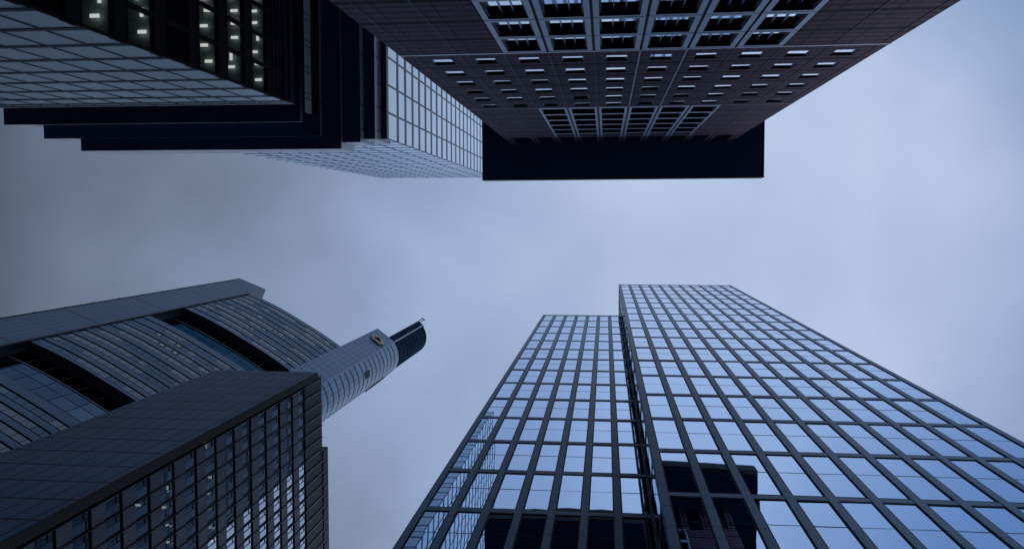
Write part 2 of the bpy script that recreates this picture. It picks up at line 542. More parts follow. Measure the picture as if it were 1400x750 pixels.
# ================================================================== glass tower with a lower front block
def build_glass_tower():
    base = (7, 28, GROUND)
    root = thing("glass_tower", "blue mirrored glass tower with grey pilasters and a lower block stepping down at its side", "skyscraper", base)
    D_R, D_L, XM, XL, XR = 13.03, 16.5, 2.65, -10.52, 24.35
    YB = 41.0
    T_R, T_L = 176.1, 151.4
    b = MB(base)
    b.box(XM + 0.42, XR - 0.42, D_R + 0.42, YB, GROUND, T_R - 0.5, "dark_wall", top="dark_wall")
    b.build("tower_wall", root)
    b = MB(base)
    b.box(XL + 0.42, XM + 0.41, D_L + 0.42, YB - 0.1, GROUND, T_L - 0.5, "dark_wall", top="dark_wall")
    b.build("block_wall", root)
    win = Windows(root, base)
    PW = 0.20

    def face(origin, rz, width, nb, rows, top, first, last, facing):
        """origin: bottom left of the face; local x along it, local y inwards. rows: spandrel heights."""
        mt = Matrix.Translation(origin) @ Matrix.Rotation(rz, 4, "Z")
        x0 = PW if first else 0
        x1 = width - (PW if last else 0)
        pitch = (x1 - x0) / nb
        for i in range(nb + 1):
            if (i == 0 and not first) or (i == nb and not last):
                continue
            p = MB()
            c = x0 + i * pitch
            p.box(c - PW, c + PW, 0, 0.46, GROUND, top, "r_stone")
            q = MB(base)
            q.add(p, mt)
            q.build("pilaster", root)
        for k, z in enumerate(rows + [top - 0.55]):
            h = 0.27 if k < len(rows) else 0.53
            p = MB()
            p.box(x0 + 0.01, x1 - 0.01, 0.035, 0.44, z - h, z + h, "r_stone")
            q = MB(base)
            q.add(p, mt)
            q.build("spandrel", root)
        fr_c = {}
        gk = "r_dim_refl" if origin[0] == XL and not facing[1] else "r_glass"
        zs = rows + [top - 0.55]
        for k in range(len(zs) - 1):
            za = zs[k] + 0.27
            zb = zs[k + 1] - (0.27 if k + 1 < len(rows) else 0.53)
            hh = round(zb - za, 3)
            if hh < 0.6:
                continue
            wd = pitch - 2 * PW
            if hh not in fr_c:
                f = MB()
                e = 0.075
                f.box(-wd / 2, -wd / 2 + e, 0.045, 0.40, 0, hh, "r_frame")
                f.box(wd / 2 - e, wd / 2, 0.045, 0.40, 0, hh, "r_frame")
                f.box(-wd / 2 + e, wd / 2 - e, 0.05, 0.40, 0, 0.16, "r_frame")
                f.box(-wd / 2 + e, wd / 2 - e, 0.05, 0.40, hh - 0.16, hh, "r_frame")
                if hh > 4:
                    f.box(-wd / 2 + e, wd / 2 - e, 0.066, 0.36, hh * 0.53, hh * 0.53 + 0.05, "r_frame")
                g_ = MB()
                if hh > 4:
                    pane_grid(g_, -wd / 2 + e, wd / 2 - e, 0.074, 0.16, hh * 0.53, gk)
                    pane_grid(g_, -wd / 2 + e, wd / 2 - e, 0.075, hh * 0.53 + 0.05, hh - 0.16, gk)
                else:
                    pane_grid(g_, -wd / 2 + e, wd / 2 - e, 0.074, 0.16, hh - 0.16, gk)
                fr_c[hh] = (f, g_)
            f, g_ = fr_c[hh]
            for i in range(nb):
                c = mt @ Vector((x0 + (i + 0.5) * pitch, 0, za))
                win.add(f, g_, c, rz, facing)

    rows_r = [42.0 + 8.05 * k for k in range(-5, 17)]
    rows_l = [49.0 + 7.83 * k for k in range(-6, 13)]
    face((XM, D_R, 0), 0, XR - XM, 11, rows_r, T_R, True, True, (0, -1, 0))
    face((XL, D_L, 0), 0, XM - XL, 7, rows_l, T_L, True, False, (0, -1, 0))
    # the two faces turned to -X
    face((XM, YB, 0), -math.pi / 2, YB - D_R - 0.47, 9, rows_r, T_R, True, False, (-1, 0, 0))
    face((XL, YB, 0), -math.pi / 2, YB - D_L - 0.47, 12, rows_l, T_L, True, True, (-1, 0, 0))
    win.finish()
    r = MB(base)
    r.box(XM + 0.1, XR - 0.1, D_R + 0.1, YB - 0.2, T_R - 0.45, T_R - 0.01, "dark_wall")
    r.build("roof", root)
    r = MB(base)
    r.box(XL + 0.1, XM - 0.05, D_L + 0.1, YB - 0.3, T_L - 0.45, T_L - 0.01, "dark_wall")
    r.build("lower_roof", root)


build_glass_tower()


# ================================================================== stone tiled tower with a wide roof slab
def build_tiled_tower():
    base = (1.8, -22, GROUND)
    a = -0.0055
    wb = Matrix.Rotation(a, 3, "Z") @ Vector(base)
    root = thing("tiled_tower", "dark red-brown stone tiled tower with small slot windows under a wide dark overhanging roof slab", "skyscraper", wb, a)
    YF = -9.2
    XL, XR = -11.58, 15.1
    BP, X0 = 2.54, -5.72
    YB = -36.0
    HB1, HB2, HC, HS = 49.8, 74.6, 101.7, 110.0
    bx = [X0 + BP * i for i in range(7)]
    w = MB(base)

    def front(x0, x1, z0, z1, key="j_tile", y=YF):
        # wall faces +Y
        w.poly([(x1, y, z0), (x0, y, z0), (x0, y, z1), (x1, y, z1)], key)
    # side walls, back, and tile fields beside the three tiers
    w.poly([(XL, YF, GROUND), (XL, YB, GROUND), (XL, YB, HC), (XL, YF, HC)], "j_tile")
    w.poly([(XR, YB, GROUND), (XR, YF, GROUND), (XR, YF, HC), (XR, YB, HC)], "j_tile")
    w.poly([(XL, YB, GROUND), (XR, YB, GROUND), (XR, YB, HC), (XL, YB, HC)], "j_tile")
    front(XL, bx[0], GROUND, HB1)
    front(bx[6], XR, GROUND, HB1)
    front(XL, bx[0], HB2, HC)
    front(bx[6], XR, HB2, HC)
    w.poly([(XL, YF, HC), (XR, YF, HC), (XR, YB, HC), (XL, YB, HC)], "dark_wall")
    # middle tier: openings
    RB = (HB2 - HB1) / 6
    cells = [(bx[0] + BP * (i + 0.5)) for i in range(-2, 8)]
    OW, OZ0, OH, RC = 0.63, 1.55, 1.75, 0.10
    slots = []
    for k in range(6):
        zb = HB1 + RB * k
        za, zc = zb + OZ0, zb + OZ0 + OH
        front(XL, XR, zb, za)
        front(XL, XR, zc, zb + RB)
        xs = [XL]
        for c in cells:
            xs += [c - OW, c + OW]
        xs.append(XR)
        for i in range(0, len(xs), 2):
            front(xs[i], xs[i + 1], za, zc)
        for c in cells:
            slots.append((c, za))
            w.poly([(c - OW, YF, za), (c + OW, YF, za), (c + OW, YF - RC, za), (c - OW, YF - RC, za)], "j_tile")
            w.poly([(c - OW, YF, zc), (c - OW, YF - RC, zc), (c + OW, YF - RC, zc), (c + OW, YF, zc)], "s_dark")
            w.poly([(c - OW, YF, za), (c - OW, YF - RC, za), (c - OW, YF - RC, zc), (c - OW, YF, zc)], "j_tile")
            w.poly([(c + OW, YF - RC, za), (c + OW, YF, za), (c + OW, YF, zc), (c + OW, YF - RC, zc)], "j_tile")
    w.build("wall", root)
    # slot windows
    win_f = MB()
    win_f.box(-OW, OW, -0.06, -0.01, 0, 0.05, "j_metal")
    win_f.box(-OW, -OW + 0.05, -0.06, 0.0, 0.05, OH, "j_metal")
    win_f.box(OW - 0.05, OW, -0.06, 0.0, 0.05, OH, "j_metal")
    win_p = MB()
    for x0, x1 in ((-OW + 0.05, OW - 0.05),):
        win_p.poly([(x1, -0.04, 0.05), (x0, -0.04, 0.05), (x0, -0.04, OH), (x1, -0.04, OH)], "j_glass")
    fm, pm = win_f.mesh("slot_window"), win_p.mesh("pane")
    po = pp = None
    for c, za in slots:
        o = bpy.data.objects.new("slot_window", fm) if po is None else po.copy()
        p = bpy.data.objects.new("pane", pm) if pp is None else pp.copy()
        po, pp = po or o, pp or p
        put(o, root, base, (c, YF - RC + 0.035, za))
        COL.objects.link(p)
        p.parent = o
        p.rotation_euler = (random.uniform(-1, 1) * 0.01, 0, random.uniform(-1, 1) * 0.008)
    # bands between the tiers, and the fine vertical fillets on the bay lines
    for z in (HB1, HB2):
        for x0, x1 in zip([XL] + [X0 + BP * i for i in range(-1, 9, 2)], [X0 + BP * i for i in range(-1, 9, 2)] + [XR]):
            b = MB(base)
            b.box(x0 + 0.02, x1 - 0.02, YF - 0.05, YF + 0.03, z - 0.16, z + 0.10, "j_band" if z == HB1 else "s_fin")
            b.build("band", root)
    for i in range(-2, 9):
        x = X0 + BP * i
        wd, k = (0.05, "s_fin") if i in (3, 4) else (0.022, "j_fillet")
        b = MB(base)
        b.box(x - wd, x + wd, YF - 0.03, YF + 0.04, HB1 + 0.12, HB2 - 0.18, k)
        if not 0 <= i <= 6:
            b.box(x - wd, x + wd, YF - 0.03, YF + 0.04, 10, HB1 - 0.18, k)
            b.box(x - wd, x + wd, YF - 0.03, YF + 0.04, HB2 + 0.12, HC - 0.2, k)
        b.build("fillet", root)
    # framed window bays, lower tier: deep metal frames
    RA = 4.0

    def framed(name, hh, depth, side, bot, top, nmul, pane_key):
        f = MB()
        hw = BP / 2 - 0.07
        f.box(-hw, -hw + side, -depth, 0, 0, hh, "j_metal", bottom="j_metal")
        f.box(hw - side, hw, -depth, 0, 0, hh, "j_metal")
        f.box(-hw + side, hw - side, -depth, 0, 0, bot, "j_metal")
        f.box(-hw + side, hw - side, -depth, 0, hh - top, hh, "j_metal", bottom="s_dark")
        # dark reveal behind the metal lip
        f.box(-hw + side, -hw + side + 0.10, -depth, -0.10, bot, hh - top, "s_dark")
        f.box(hw - side - 0.10, hw - side, -depth, -0.10, bot, hh - top, "s_dark")
        a_, c_ = -hw + side + 0.10, hw - side - 0.10
        for m_ in range(1, nmul + 1):
            x = a_ + (c_ - a_) * m_ / (nmul + 1)
            f.box(x - 0.025, x + 0.025, -depth + 0.02, -depth + 0.12, bot, hh - top - 0.002, "t_edge")
        p = MB()
        for m_ in range(nmul + 1):
            xa = a_ + (c_ - a_) * m_ / (nmul + 1)
            xb = a_ + (c_ - a_) * (m_ + 1) / (nmul + 1)
            p.poly([(xb, -depth + 0.05, bot), (xa, -depth + 0.05, bot), (xa, -depth + 0.05, hh - top), (xb, -depth + 0.05, hh - top)], pane_key)
        return f.mesh(name), p.mesh("pane")
    lower = [framed("window", RA - 0.13, 0.36, 0.27, 0.32, 0.22, 2, k) for k in ("j_glass", "blind")]
    protos = {}
    nrow = 11
    for k in range(nrow):
        z = HB1 - 0.22 - RA * (k + 1)
        for i in range(6):
            key = 1 if random.random() < 0.0 else 0
            if key not in protos:
                o, p = bpy.data.objects.new("window", lower[key][0]), bpy.data.objects.new("pane", lower[key][1])
                protos[key] = (o, p)
            else:
                o, p = protos[key][0].copy(), protos[key][1].copy()
            put(o, root, base, (bx[i] + BP / 2, YF + 0.02, z + 0.065))
            COL.objects.link(p)
            p.parent = o
    b = MB(base)
    b.box(bx[0], bx[6], YF - 0.9, YF - 0.52, GROUND, HB1 - 0.2, "dark_wall")
    b.box(bx[0], bx[6], YF - 0.9, YF - 0.05, GROUND, HB1 - 0.22 - RA * nrow, "j_tile")
    b.build("bay_backing", root)
    for i in range(7):
        b = MB(base)
        b.box(bx[i] - 0.055, bx[i] + 0.055, YF - 0.52, YF - 0.06, GROUND, HB1 - 0.17, "r_frame")
        b.build("bay_joint", root)
    for z in [HB1 - 0.22 - RA * k for k in range(nrow + 1)]:
        b = MB(base)
        b.box(bx[0] + 0.06, bx[6] - 0.06, YF - 0.5, YF - 0.07, z - 0.055, z + 0.055, "r_frame")
        b.build("floor_joint", root)
    # upper tier: loggia bays with pale metal rails
    UP = 4.4
    RCN = (HC - HB2 - 0.35) / 6
    b = MB(base)
    b.box(bx[0], bx[6], YF - 1.1, YF - 0.80, HB2, HC, "dark_wall")
    b.build("loggia_backing", root)
    f = MB()
    hw = BP / 2 - 0.09
    f.box(-hw, -hw + 0.20, -0.75, 0, 0, RCN - 0.02, "j_metal")
    f.box(hw - 0.20, hw, -0.75, 0, 0, RCN - 0.02, "j_metal")
    f.box(-hw + 0.20, hw - 0.20, -0.75, -0.01, 0, 0.75, "j_metal", bottom="s_dark")
    p = MB()
    p.poly([(hw - 0.2, -0.7, 0.75), (-hw + 0.2, -0.7, 0.75), (-hw + 0.2, -0.7, RCN - 0.02), (hw - 0.2, -0.7, RCN - 0.02)], "c_black")
    fmesh, pmesh = f.mesh("loggia"), p.mesh("pane")
    po = pp = None
    for k in range(6):
        for i in range(6):
            o = bpy.data.objects.new("loggia", fmesh) if po is None else po.copy()
            q = bpy.data.objects.new("pane", pmesh) if pp is None else pp.copy()
            po, pp = po or o, pp or q
            put(o, root, base, (bx[i] + BP / 2, YF + 0.02, HB2 + 0.22 + RCN * k))
            COL.objects.link(q)
            q.parent = o
    for i in range(7):
        b = MB(base)
        b.box(bx[i] - 0.075, bx[i] + 0.075, YF - 0.8, YF - 0.04, HB2 + 0.1, HC - 0.05, "r_frame")
        b.build("bay_joint", root)
    # piers that carry on up to the slab
    px = [XL + 0.42] + [X0 + BP * i for i in range(-1, 8)] + [XR - 0.42]
    for x in px:
        b = MB(base)
        b.box(x - 0.40, x - 0.06, YF - 0.7, YF, HC, HS, "j_tile")
        b.box(x + 0.06, x + 0.40, YF - 0.7, YF, HC, HS, "j_tile")
        b.box(x - 0.06, x + 0.06, YF - 0.7, YF - 0.12, HC, HS, "s_dark")
        b.build("pier", root)
    b = MB(base)
    b.box(XL, XR, YB, YF - 3.5, HC + 0.003, HS, "dark_wall")
    b.build("attic_wall", root)
    b = MB(base)
    b.box(XL + 0.01, XR - 0.01, YF - 0.5, YF - 0.005, HC - 0.18, HC - 0.004, "j_band")
    b.build("band", root)
    # the slab
    b = MB(base)
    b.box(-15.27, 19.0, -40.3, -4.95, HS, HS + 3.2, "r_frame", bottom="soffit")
    b.build("roof_slab", root)
    b = MB(base)
    b.box(-15.40, 19.13, -4.94, -4.82, HS + 0.4, HS + 3.3, "r_frame")
    b.build("slab_fascia", root)


build_tiled_tower()


# ------------------------------------------------------------------ office floors seen through glass
def rooms(root, base, mt, y_in, width, z0, z1, lamps, bay, ceil="ceil", warm=False, dens=0.8, kind_name="office_floor"):
    """One floor behind a facade: floor slab, ceiling, back wall, ceiling lamps. Local x along the facade, y inwards."""
    m = MB()
    m.poly([(0, 0.02, z1), (0, y_in, z1), (width, y_in, z1), (width, 0.02, z1)], ceil)
    m.poly([(0, 0.02, z0), (width, 0.02, z0), (width, y_in, z0), (0, y_in, z0)], "floor")
    m.poly([(0, y_in, z0), (width, y_in, z0), (width, y_in, z1), (0, y_in, z1)], ceil)
    q = MB(base)
    q.add(m, mt)
    o = q.build(kind_name, root)
    if lamps:
        n = int(width / bay)
        for i in range(n):
            if random.random() > dens:
                continue
            l = MB()
            x = (i + 0.5) * bay + random.uniform(-0.15, 0.15)
            y = random.choice(lamps)
            if random.random() < 0.72:
                l.box(x - 0.075, x + 0.075, y - 0.20, y + 0.20, z1 - 0.20, z1 - 0.16, "lamp_warm" if warm else "lamp")
            else:
                l.box(x - 0.20, x + 0.20, y - 0.075, y + 0.075, z1 - 0.20, z1 - 0.16, "lamp_warm" if warm else "lamp")
            q = MB(base)
            q.add(l, mt)
            q.build("ceiling_lamp", o)
    return o


# ------------------------------------------------------------------ curtain wall panels: mullion and floor line with one pane
PANELS = {}


def panel(w_, h_, lw, lz, key):
    k = (round(w_, 3), round(h_, 3), lw, lz, key)
    if k not in PANELS:
        f = MB()
        f.box(-w_ / 2, -w_ / 2 + lw, 0.0, 0.1, 0, h_, "t_line")
        f.box(-w_ / 2 + lw, w_ / 2, 0.0, 0.1, 0, lz, "t_line")
        p = MB()
        pane_grid(p, -w_ / 2 + lw, w_ / 2, 0.03, lz, h_, key, bow=0.0008, n=2)
        PANELS[k] = (f, p)
    return PANELS[k]


def curtain(win, origin, rz, width, nb, zs, lw, lz, key, facing):
    mt = Matrix.Translation(origin) @ Matrix.Rotation(rz, 4, "Z")
    pitch = width / nb
    for a, b in zip(zs, zs[1:]):
        f, p = panel(pitch, b - a, lw, lz, key)
        for i in range(nb):
            win.add(f, p, mt @ Vector((pitch * (i + 0.5), 0, a)), rz, facing)


# ================================================================== stepped glass tower
def build_stepped_tower():
    base = (-42, -26, GROUND)
    root = thing("stepped_tower", "tall pale gridded glass tower with stepped dark undersides, beside the stone tiled tower", "skyscraper", base)
    YB = -45.0
    win = Windows(root, base)
    b = MB(base)
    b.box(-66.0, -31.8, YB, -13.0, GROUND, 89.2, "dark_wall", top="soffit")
    b.build("core_wall", root)
    # x left, x right, y front, bottom, top
    boxes = [(-63.8, -31.3, -9.93, 89.1, 92.9), (-60.05, -29.56, -8.53, 90.2, 94.1), (-56.3, -27.55, -7.25, 90.9, 96.0),
             (-50.0, -25.65, -7.97, 91.5, 97.5), (-49.5, -24.49, -8.41, 93.1, 100.0), (-49.0, -23.9, -8.69, 95.9, 190.0)]
    for n, (xl, xr, yf_, za, zb) in enumerate(boxes):
        b = MB(base)
        last = n == 5
        yb = YB + n * 0.05
        if last:
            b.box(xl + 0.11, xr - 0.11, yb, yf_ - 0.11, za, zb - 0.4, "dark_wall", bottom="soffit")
            b.build("tower_volume", root)
            zs = [za + 0.12] + [96.9 + 3.99 * k for k in range(1, 24)] + [zb]
            curtain(win, (xr, YB, 0), math.pi / 2, yf_ - YB, 12, zs, 0.22, 0.9, "t_glass", (1, 0, 0))
            curtain(win, (xr, yf_, 0), math.pi, xr - xl, 9, zs, 0.14, 0.40, "t_glass", (0, 1, 0))
        else:
            b.box(xl, xr, yb, yf_, za, zb, "t_sky_pale", bottom="soffit", top="dark_wall")
            b.build("stepped_volume", root)
        # dark lip round the bottom edge
        e = MB(base)
        e.box(xl + 0.02, xr + 0.03, yf_ + 0.003, yf_ + 0.03, za - 0.012, za + 0.05, "t_line")
        e.box(xr + 0.003, xr + 0.03, yb + 1, yf_ + 0.002, za - 0.012, za + 0.05, "t_line")
        e.build("ledge_edge", root)
    r = MB(base)
    r.box(-48.9, -24.0, YB + 0.5, -8.8, 189.6, 189.95, "dark_wall")
    r.build("roof", root)
    # glass screen hung under the second ledge, its sky reflection painted as pale colour
    s = MB(base)
    s.box(-29.86, -29.80, -42, -10.55, 86.5, 88.4, "t_sky_pale")
    s.box(-29.86, -29.80, -42, -10.55, 88.402, 90.19, "t_line")
    for i in range(9):
        y = -12.5 - i * 2.6
        s.box(-29.88, -29.78, y, y + 0.06, 86.48, 90.18, "t_line")
    s.build("hanging_screen", root)
    win.finish()


build_stepped_tower()


# ================================================================== lower block in front of it, lit offices on its flank
def build_office_block():
    K = 0.628
    x0, x1, yf, z1 = -46.0, -31.75 * K, -11.63 * K, 89.1 * K
    YB = -27.0
    base = (-33, -17, GROUND)
    root = thing("office_block", "lower office block of pale glass front and black glass flank with lit ceiling lamps", "office building", base)
    win = Windows(root, base)
    b = MB(base)
    b.box(x0, x1 - 3.9, YB, yf - 0.12, GROUND, z1 - 0.02, "dark_wall")
    b.build("core_wall", root)
    zs0 = [(57.25 + 5.1 * k) * K for k in range(-10, 6)] + [86.4 * K, 87.9 * K, z1]
    curtain(win, (x1, yf, 0), math.pi, x1 - x0, 14, zs0, 0.11, 0.42, "t_panel", (0, 1, 0))
    mt = Matrix.Translation((x1, YB, 0)) @ Matrix.Rotation(math.pi / 2, 4, "Z")
    ln = yf - YB
    zs1 = [(56.95 + 5.27 * k) * K for k in range(-9, 6)]
    H = 3.66 * K
    SP = 1.61 * K
    lit = {-1: 0.6, 0: 0.8, 2: 0.9, 3: 0.9, 4: 1.0}
    nb = 12
    pw = ln / nb
    f = MB()
    f.box(-pw / 2, -pw / 2 + 0.10, -0.02, 0.14, 0, H, "r_frame")
    f.box(pw / 2 - 0.10, pw / 2, -0.02, 0.14, 0, H, "r_frame")
    f.box(-pw / 2 + 0.10, pw / 2 - 0.10, -0.01, 0.12, 0, 0.06, "r_frame")
    p = MB()
    p.poly([(-pw / 2 + 0.10, 0.05, 0.06), (pw / 2 - 0.10, 0.05, 0.06), (pw / 2 - 0.10, 0.05, H), (-pw / 2 + 0.10, 0.05, H)], "t_clear")
    for k, z in enumerate(zs1):
        kk = k - 9
        s = MB()
        s.box(0, ln, 0.0, 0.25, z - SP - 0.01, z - 0.005, "r_frame")
        q = MB(base)
        q.add(s, mt)
        q.build("spandrel", root)
        d = lit.get(kk, 0)
        rooms(root, base, mt, 3.8, ln - 0.1, z - 0.02, z + H, (0.50, 0.72) if d else None, 0.80, "ceil" if d else "ceil_shaded", dens=d)
        for i in range(nb):
            win.add(f, p, mt @ Vector((pw * (i + 0.5), 0, z)), math.pi / 2, (1, 0, 0))
    s = MB(base)
    s.box(x1 - 3.8, x1 - 0.05, YB, yf - 0.13, 82.4 * K, z1, "r_frame")
    s.build("plant_floor", root)
    for z in (83.0, 84.0, 84.8, 85.9, 86.5, 87.7):
        s = MB(base)
        s.box(x1 - 0.05, x1 + 0.06, YB, yf - 0.25, z * K, z * K + 0.06, "t_edge")
        s.build("rail", root)
    win.finish()


build_office_block()


# ================================================================== panel clad building
def build_panel_building():
    base = (-36, 30, GROUND)
    root = thing("panel_building", "dark grey stone panelled building with a window grid on its flank beside the curved tower", "building", base)
    XF, XFL, YW, YC = -30.2, -41.4, 16.2, 16.9
    YE = 44.5
    TOP, TW = 91.6, 90.1
    b = MB(base)
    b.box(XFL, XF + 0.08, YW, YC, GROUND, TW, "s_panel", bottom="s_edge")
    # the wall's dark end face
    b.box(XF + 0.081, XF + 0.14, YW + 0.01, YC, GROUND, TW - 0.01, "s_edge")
    b.build("panel_wall", root)
    b = MB(base)
    b.box(XFL + 0.2, XF - 5.6, YC + 0.001, YE, GROUND, TOP - 0.2, "dark_wall")
    b.build("core_wall", root)
    win = Windows(root, base)
    BAY, FL = 1.27, 3.41
    nb = int((YE - YC - 0.25) / BAY)
    mt = Matrix.Translation((XF, YC + 0.25, 0)) @ Matrix.Rotation(math.pi / 2, 4, "Z")
    width = nb * BAY
    f = MB()
    e = 0.05
    H = 1.84
    f.box(-BAY / 2 + 0.03, -BAY / 2 + 0.03 + e, 0.06, 0.16, 0, H, "s_line")
    f.box(BAY / 2 - 0.03 - e, BAY / 2 - 0.03, 0.06, 0.16, 0, H, "s_line")
    f.box(-BAY / 2 + 0.03 + e, BAY / 2 - 0.03 - e, 0.06, 0.16, 0, e, "s_line")
    f.box(-BAY / 2 + 0.03 + e, BAY / 2 - 0.03 - e, 0.06, 0.16, H - e, H, "s_line")
    f.box(-0.12, -0.07, 0.07, 0.15, e, H - e, "s_line")
    f.box(-BAY / 2 + 0.08, -0.12, 0.07, 0.15, 1.25, 1.30, "s_line")
    p = MB()
    pane_grid(p, -BAY / 2 + 0.08, -0.12, 0.11, e, H - e, "s_clear", bow=0.001, n=2)
    pane_grid(p, -0.07, BAY / 2 - 0.08, 0.112, e, H - e, "s_clear", bow=0.001, n=2)
    tops = [86.15 - FL * k for k in range(25)]
    for k, z in enumerate(tops):
        z0 = z - H
        s = MB()
        s.box(0, width, 0.0, 0.25, z0 - (FL - H) + 0.035, z0 - 0.035, "s_span")
        q = MB(base)
        q.add(s, mt)
        q.build("spandrel", root)
        # the joints above and below the window band
        lit = {6: (0.95, True), 8: (0.8, True), 7: (0.25, False), 5: (0.08, False), 9: (0.2, False)}.get(k)
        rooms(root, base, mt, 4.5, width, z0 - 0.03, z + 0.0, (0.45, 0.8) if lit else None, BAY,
              "ceil" if lit and lit[1] else "ceil_shaded", warm=True, dens=lit[0] if lit else 0)
        for i in range(nb):
            win.add(f, p, mt @ Vector((BAY * (i + 0.5), 0, z0)), math.pi / 2, (1, 0, 0))
    win.finish()
    for i in range(nb + 1):
        s = MB()
        s.box(BAY * i - 0.03, BAY * i + 0.03, -0.05, 0.2, GROUND, 86.2, "s_line")
        q = MB(base)
        q.add(s, mt)
        q.build("mullion", root)
    # attic: dark louvres with light fins
    b = MB(base)
    b.box(XF - 5.5, XF - 0.02, YC + 0.002, YE, 86.25, TOP, "s_dark")
    b.build("attic_wall", root)
    for i in range(nb + 1):
        s = MB()
        s.box(BAY * i - 0.035, BAY * i + 0.035, -0.09, 0.02, 86.3, TOP - 0.05, "s_fin")
        q = MB(base)
        q.add(s, mt)
        q.build("attic_fin", root)
    b = MB(base)
    b.box(XF - 5.5, XF + 0.05, 25.0, YE, TOP + 0.001, 93.3, "s_dark")
    b.build("parapet", root)
    for i in range(15):
        b = MB(base)
        b.box(XF + 0.05, XF + 0.10, 25.3 + i * BAY, 25.37 + i * BAY, TOP + 0.1, 93.2, "s_fin")
        b.build("attic_fin", root)


build_panel_building()


# ================================================================== curved tower
def smooth_line(pts, n):
    out = []
    P = [pts[0]] + list(pts) + [pts[-1]]
    segs = len(pts) - 1
    for s in range(segs):
        a, b, c, d = [Vector((*P[s + k], 0)) for k in range(4)]
        for i in range(n):
            t_ = i / n
            v = 0.5 * ((2 * b) + (c - a) * t_ + (2 * a - 5 * b + 4 * c - d) * t_ ** 2 + (3 * b - a - 3 * c + d) * t_ ** 3)
            out.append((v.x, v.y))
    out.append(tuple(pts[-1]))
    return out


def resample(line, step):
    d = [0.0]
    for a, b in zip(line, line[1:]):
        d.append(d[-1] + math.hypot(b[0] - a[0], b[1] - a[1]))
    n = max(1, round(d[-1] / step))
    out, j = [], 0
    for i in range(n + 1):
        s = d[-1] * i / n
        while j < len(d) - 2 and d[j + 1] < s:
            j += 1
        f = (s - d[j]) / (d[j + 1] - d[j])
        out.append((line[j][0] + f * (line[j + 1][0] - line[j][0]), line[j][1] + f * (line[j + 1][1] - line[j][1])))
    return out


def offset(line, r):
    """Move a plan line by r towards its right-hand side (outwards here)."""
    out = []
    for i, p in enumerate(line):
        a, b = line[max(0, i - 1)], line[min(len(line) - 1, i + 1)]
        tx, ty = b[0] - a[0], b[1] - a[1]
        l = math.hypot(tx, ty)
        out.append((p[0] + ty / l * r, p[1] - tx / l * r))
    return out


